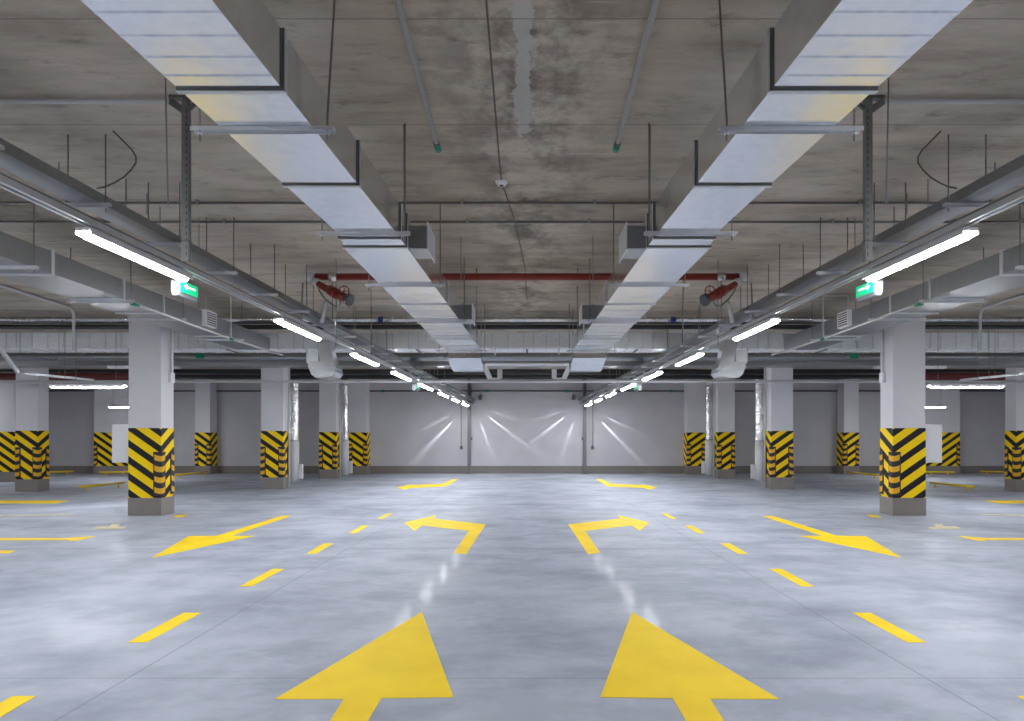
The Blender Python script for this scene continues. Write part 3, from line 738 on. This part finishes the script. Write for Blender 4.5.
# wide cross duct with standing seams
ya, yb_ = 14.2, 14.85; za, zc = H+1.835, H+2.17
t = thing('cross_duct', (0, ya, za), 'wide seamed galvanised duct crossing the hall behind the nearest columns', 'air duct')
MB().box(-19.9, 19.9, ya, yb_, za, zc).build('duct_body', M['crossduct'], t)
m = MB(); x = -19.6
while x < 19.8:
    m.box(x-.008, x+.008, ya-.016, ya-.001, za, zc); m.box(x-.008, x+.008, ya, yb_, za-.016, za-.001)
    x += .27+.06*((int(x*10) % 3)-1)
m.build('standing_seams', M['strut'], t)
for x in (-14, -8.3, -6.25, -2.3, 0, 2.3, 6.25, 8.3, 14):
    m = MB(); m.box(x-.02, x+.02, ya-.03, yb_+.03, za-.03, za-.017); m.build('flange', M['darksteel'], t)
cross_px('lagged_pipe', 'thick grey lagged pipe crossing beyond the seamed duct', 'pipe', 357, 17.0, .10, 'ductdull')
t = thing('cross_duct', (0, 18, H+1.84), 'low flat grey duct crossing before the second columns', 'air duct')
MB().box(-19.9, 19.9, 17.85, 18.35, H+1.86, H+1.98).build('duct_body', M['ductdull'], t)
cross_px('lagged_pipe', 'black pipe crossing far back under the slab', 'pipe', 372, 21.4, .09, 'blackpipe')
cross_px('lagged_pipe', 'black pipe crossing far back, lowest of the dark pipes', 'pipe', 377, 22.0, .07, 'blackpipe')
cross_px('cross_conduit', 'pale grey conduit crossing level before the second columns', 'conduit', 381.6, 17.6, .036, 'pvc')
t = thing('wall_pipe', (0, YF-.05, H+1.8), 'dark pipe along the top of the far wall with green couplings', 'pipe')
zz = H+(CY-391)/F*(YF-.05)
cross('pipe', '', '', YF-.05, zz, .03, 'darksteel', parent=t)
for px in (213, 383, 487, 567, 671, 841):
    x = (px-CX)/F*(YF-.05); MB().tube([(x-.07, YF-.05, zz), (x+.07, YF-.05, zz)], .05, 8).build('coupling', M['green'], t)
for s, S in ((1, 'left'), (-1, 'right')):
    z = H+(CY-376.5)/F*21.0
    tag(MB().tube([(s*-19.5, 21.0, z), (s*-11.6, 21.0, z)], .12, 12).build('maroon_pipe', M['maroon']), f'thick maroon pipe above the {S} parking bays', 'pipe', 'maroon pipes')
tag(MB().channel((-.80, 13.3, H+1.74), (.80, 13.3, H+1.74), .06, .04).build('centre_channel_and_glint', M['white']), 'pale strip added as the cross duct flange highlight between the main ducts', 'rail')  # white strip stands in for a highlight on the duct flange
t = thing('centre_channel_and_glint', (0, 16.5, H+1.76), 'pale pipe between the slanted centre brackets', 'rail')
MB().tube([W(485,364.3,16.5), W(569,364.3,16.5)], .035, 8).build('pipe', M['white'], t)
for px in (505, 549): MB().tube([W(px,364,16.5), Vector((W(px,364,16.5).x, 16.5, CEIL))], .006, 6).build('rod', M['rod'], t)
# detector and its cable
t = thing('smoke_detector', W(501.5, 183, 6.65), 'white smoke detector on the slab just left of the centre', 'smoke detector')
p = Vector((-.25, 6.65, CEIL))
MB().tube([p-Vector((0,0,.045)), p-Vector((0,0,.02)), p], [.04,.058,.062], 18).build('body', M['white'], t)
MB().tube([p-Vector((0,0,.05)), p-Vector((0,0,.045))], .02, 12).build('sensor_dome', M['slot'], t)
cp = [Vector((-.22, -3, CEIL-.008)), Vector((-.233, 3.86, CEIL-.008)), Vector((-.25, 6.2, CEIL-.01)), Vector((-.25, 6.65, CEIL-.01)), Vector((-.15, 7.6, CEIL-.045)), Vector((-.07, 9.2, CEIL-.012)), Vector((-.03, 10.0, CEIL-.01)), Vector((.0, 12.4, CEIL-.01))]
tag(MB().tube(cp, .0065, 6).build('detector_cable', M['cable']), 'thin dark cable along the slab past the smoke detector', 'cable')

# ------------------------------------------------------------------ camera, world, view
cam = bpy.data.cameras.new('camera'); co = bpy.data.objects.new('camera', cam); COL.objects.link(co)
co.location = (0, 0, H); co.rotation_euler = (math.radians(90), 0, 0)
cam.sensor_width = 36; cam.lens = 36*F/1024; cam.shift_y = (CY-360.5)/1024; cam.shift_x = (512-CX)/1024; cam.clip_start = .05
SC.camera = co
w = bpy.data.worlds.new('world'); SC.world = w; w.use_nodes = True
w.node_tree.nodes['Background'].inputs[0].default_value = (.5,.55,.6,1); w.node_tree.nodes['Background'].inputs[1].default_value = .02
SC.view_settings.view_transform = 'Standard'; SC.view_settings.look = 'None'; SC.view_settings.gamma = 1
SC.view_settings.use_curve_mapping = False; SC.view_settings.exposure = 0.12
SC.cycles.max_bounces = 10; SC.cycles.diffuse_bounces = 6; SC.cycles.glossy_bounces = 5
SC.cycles.use_denoising = True
SC.cycles.sample_clamp_indirect = 6.0
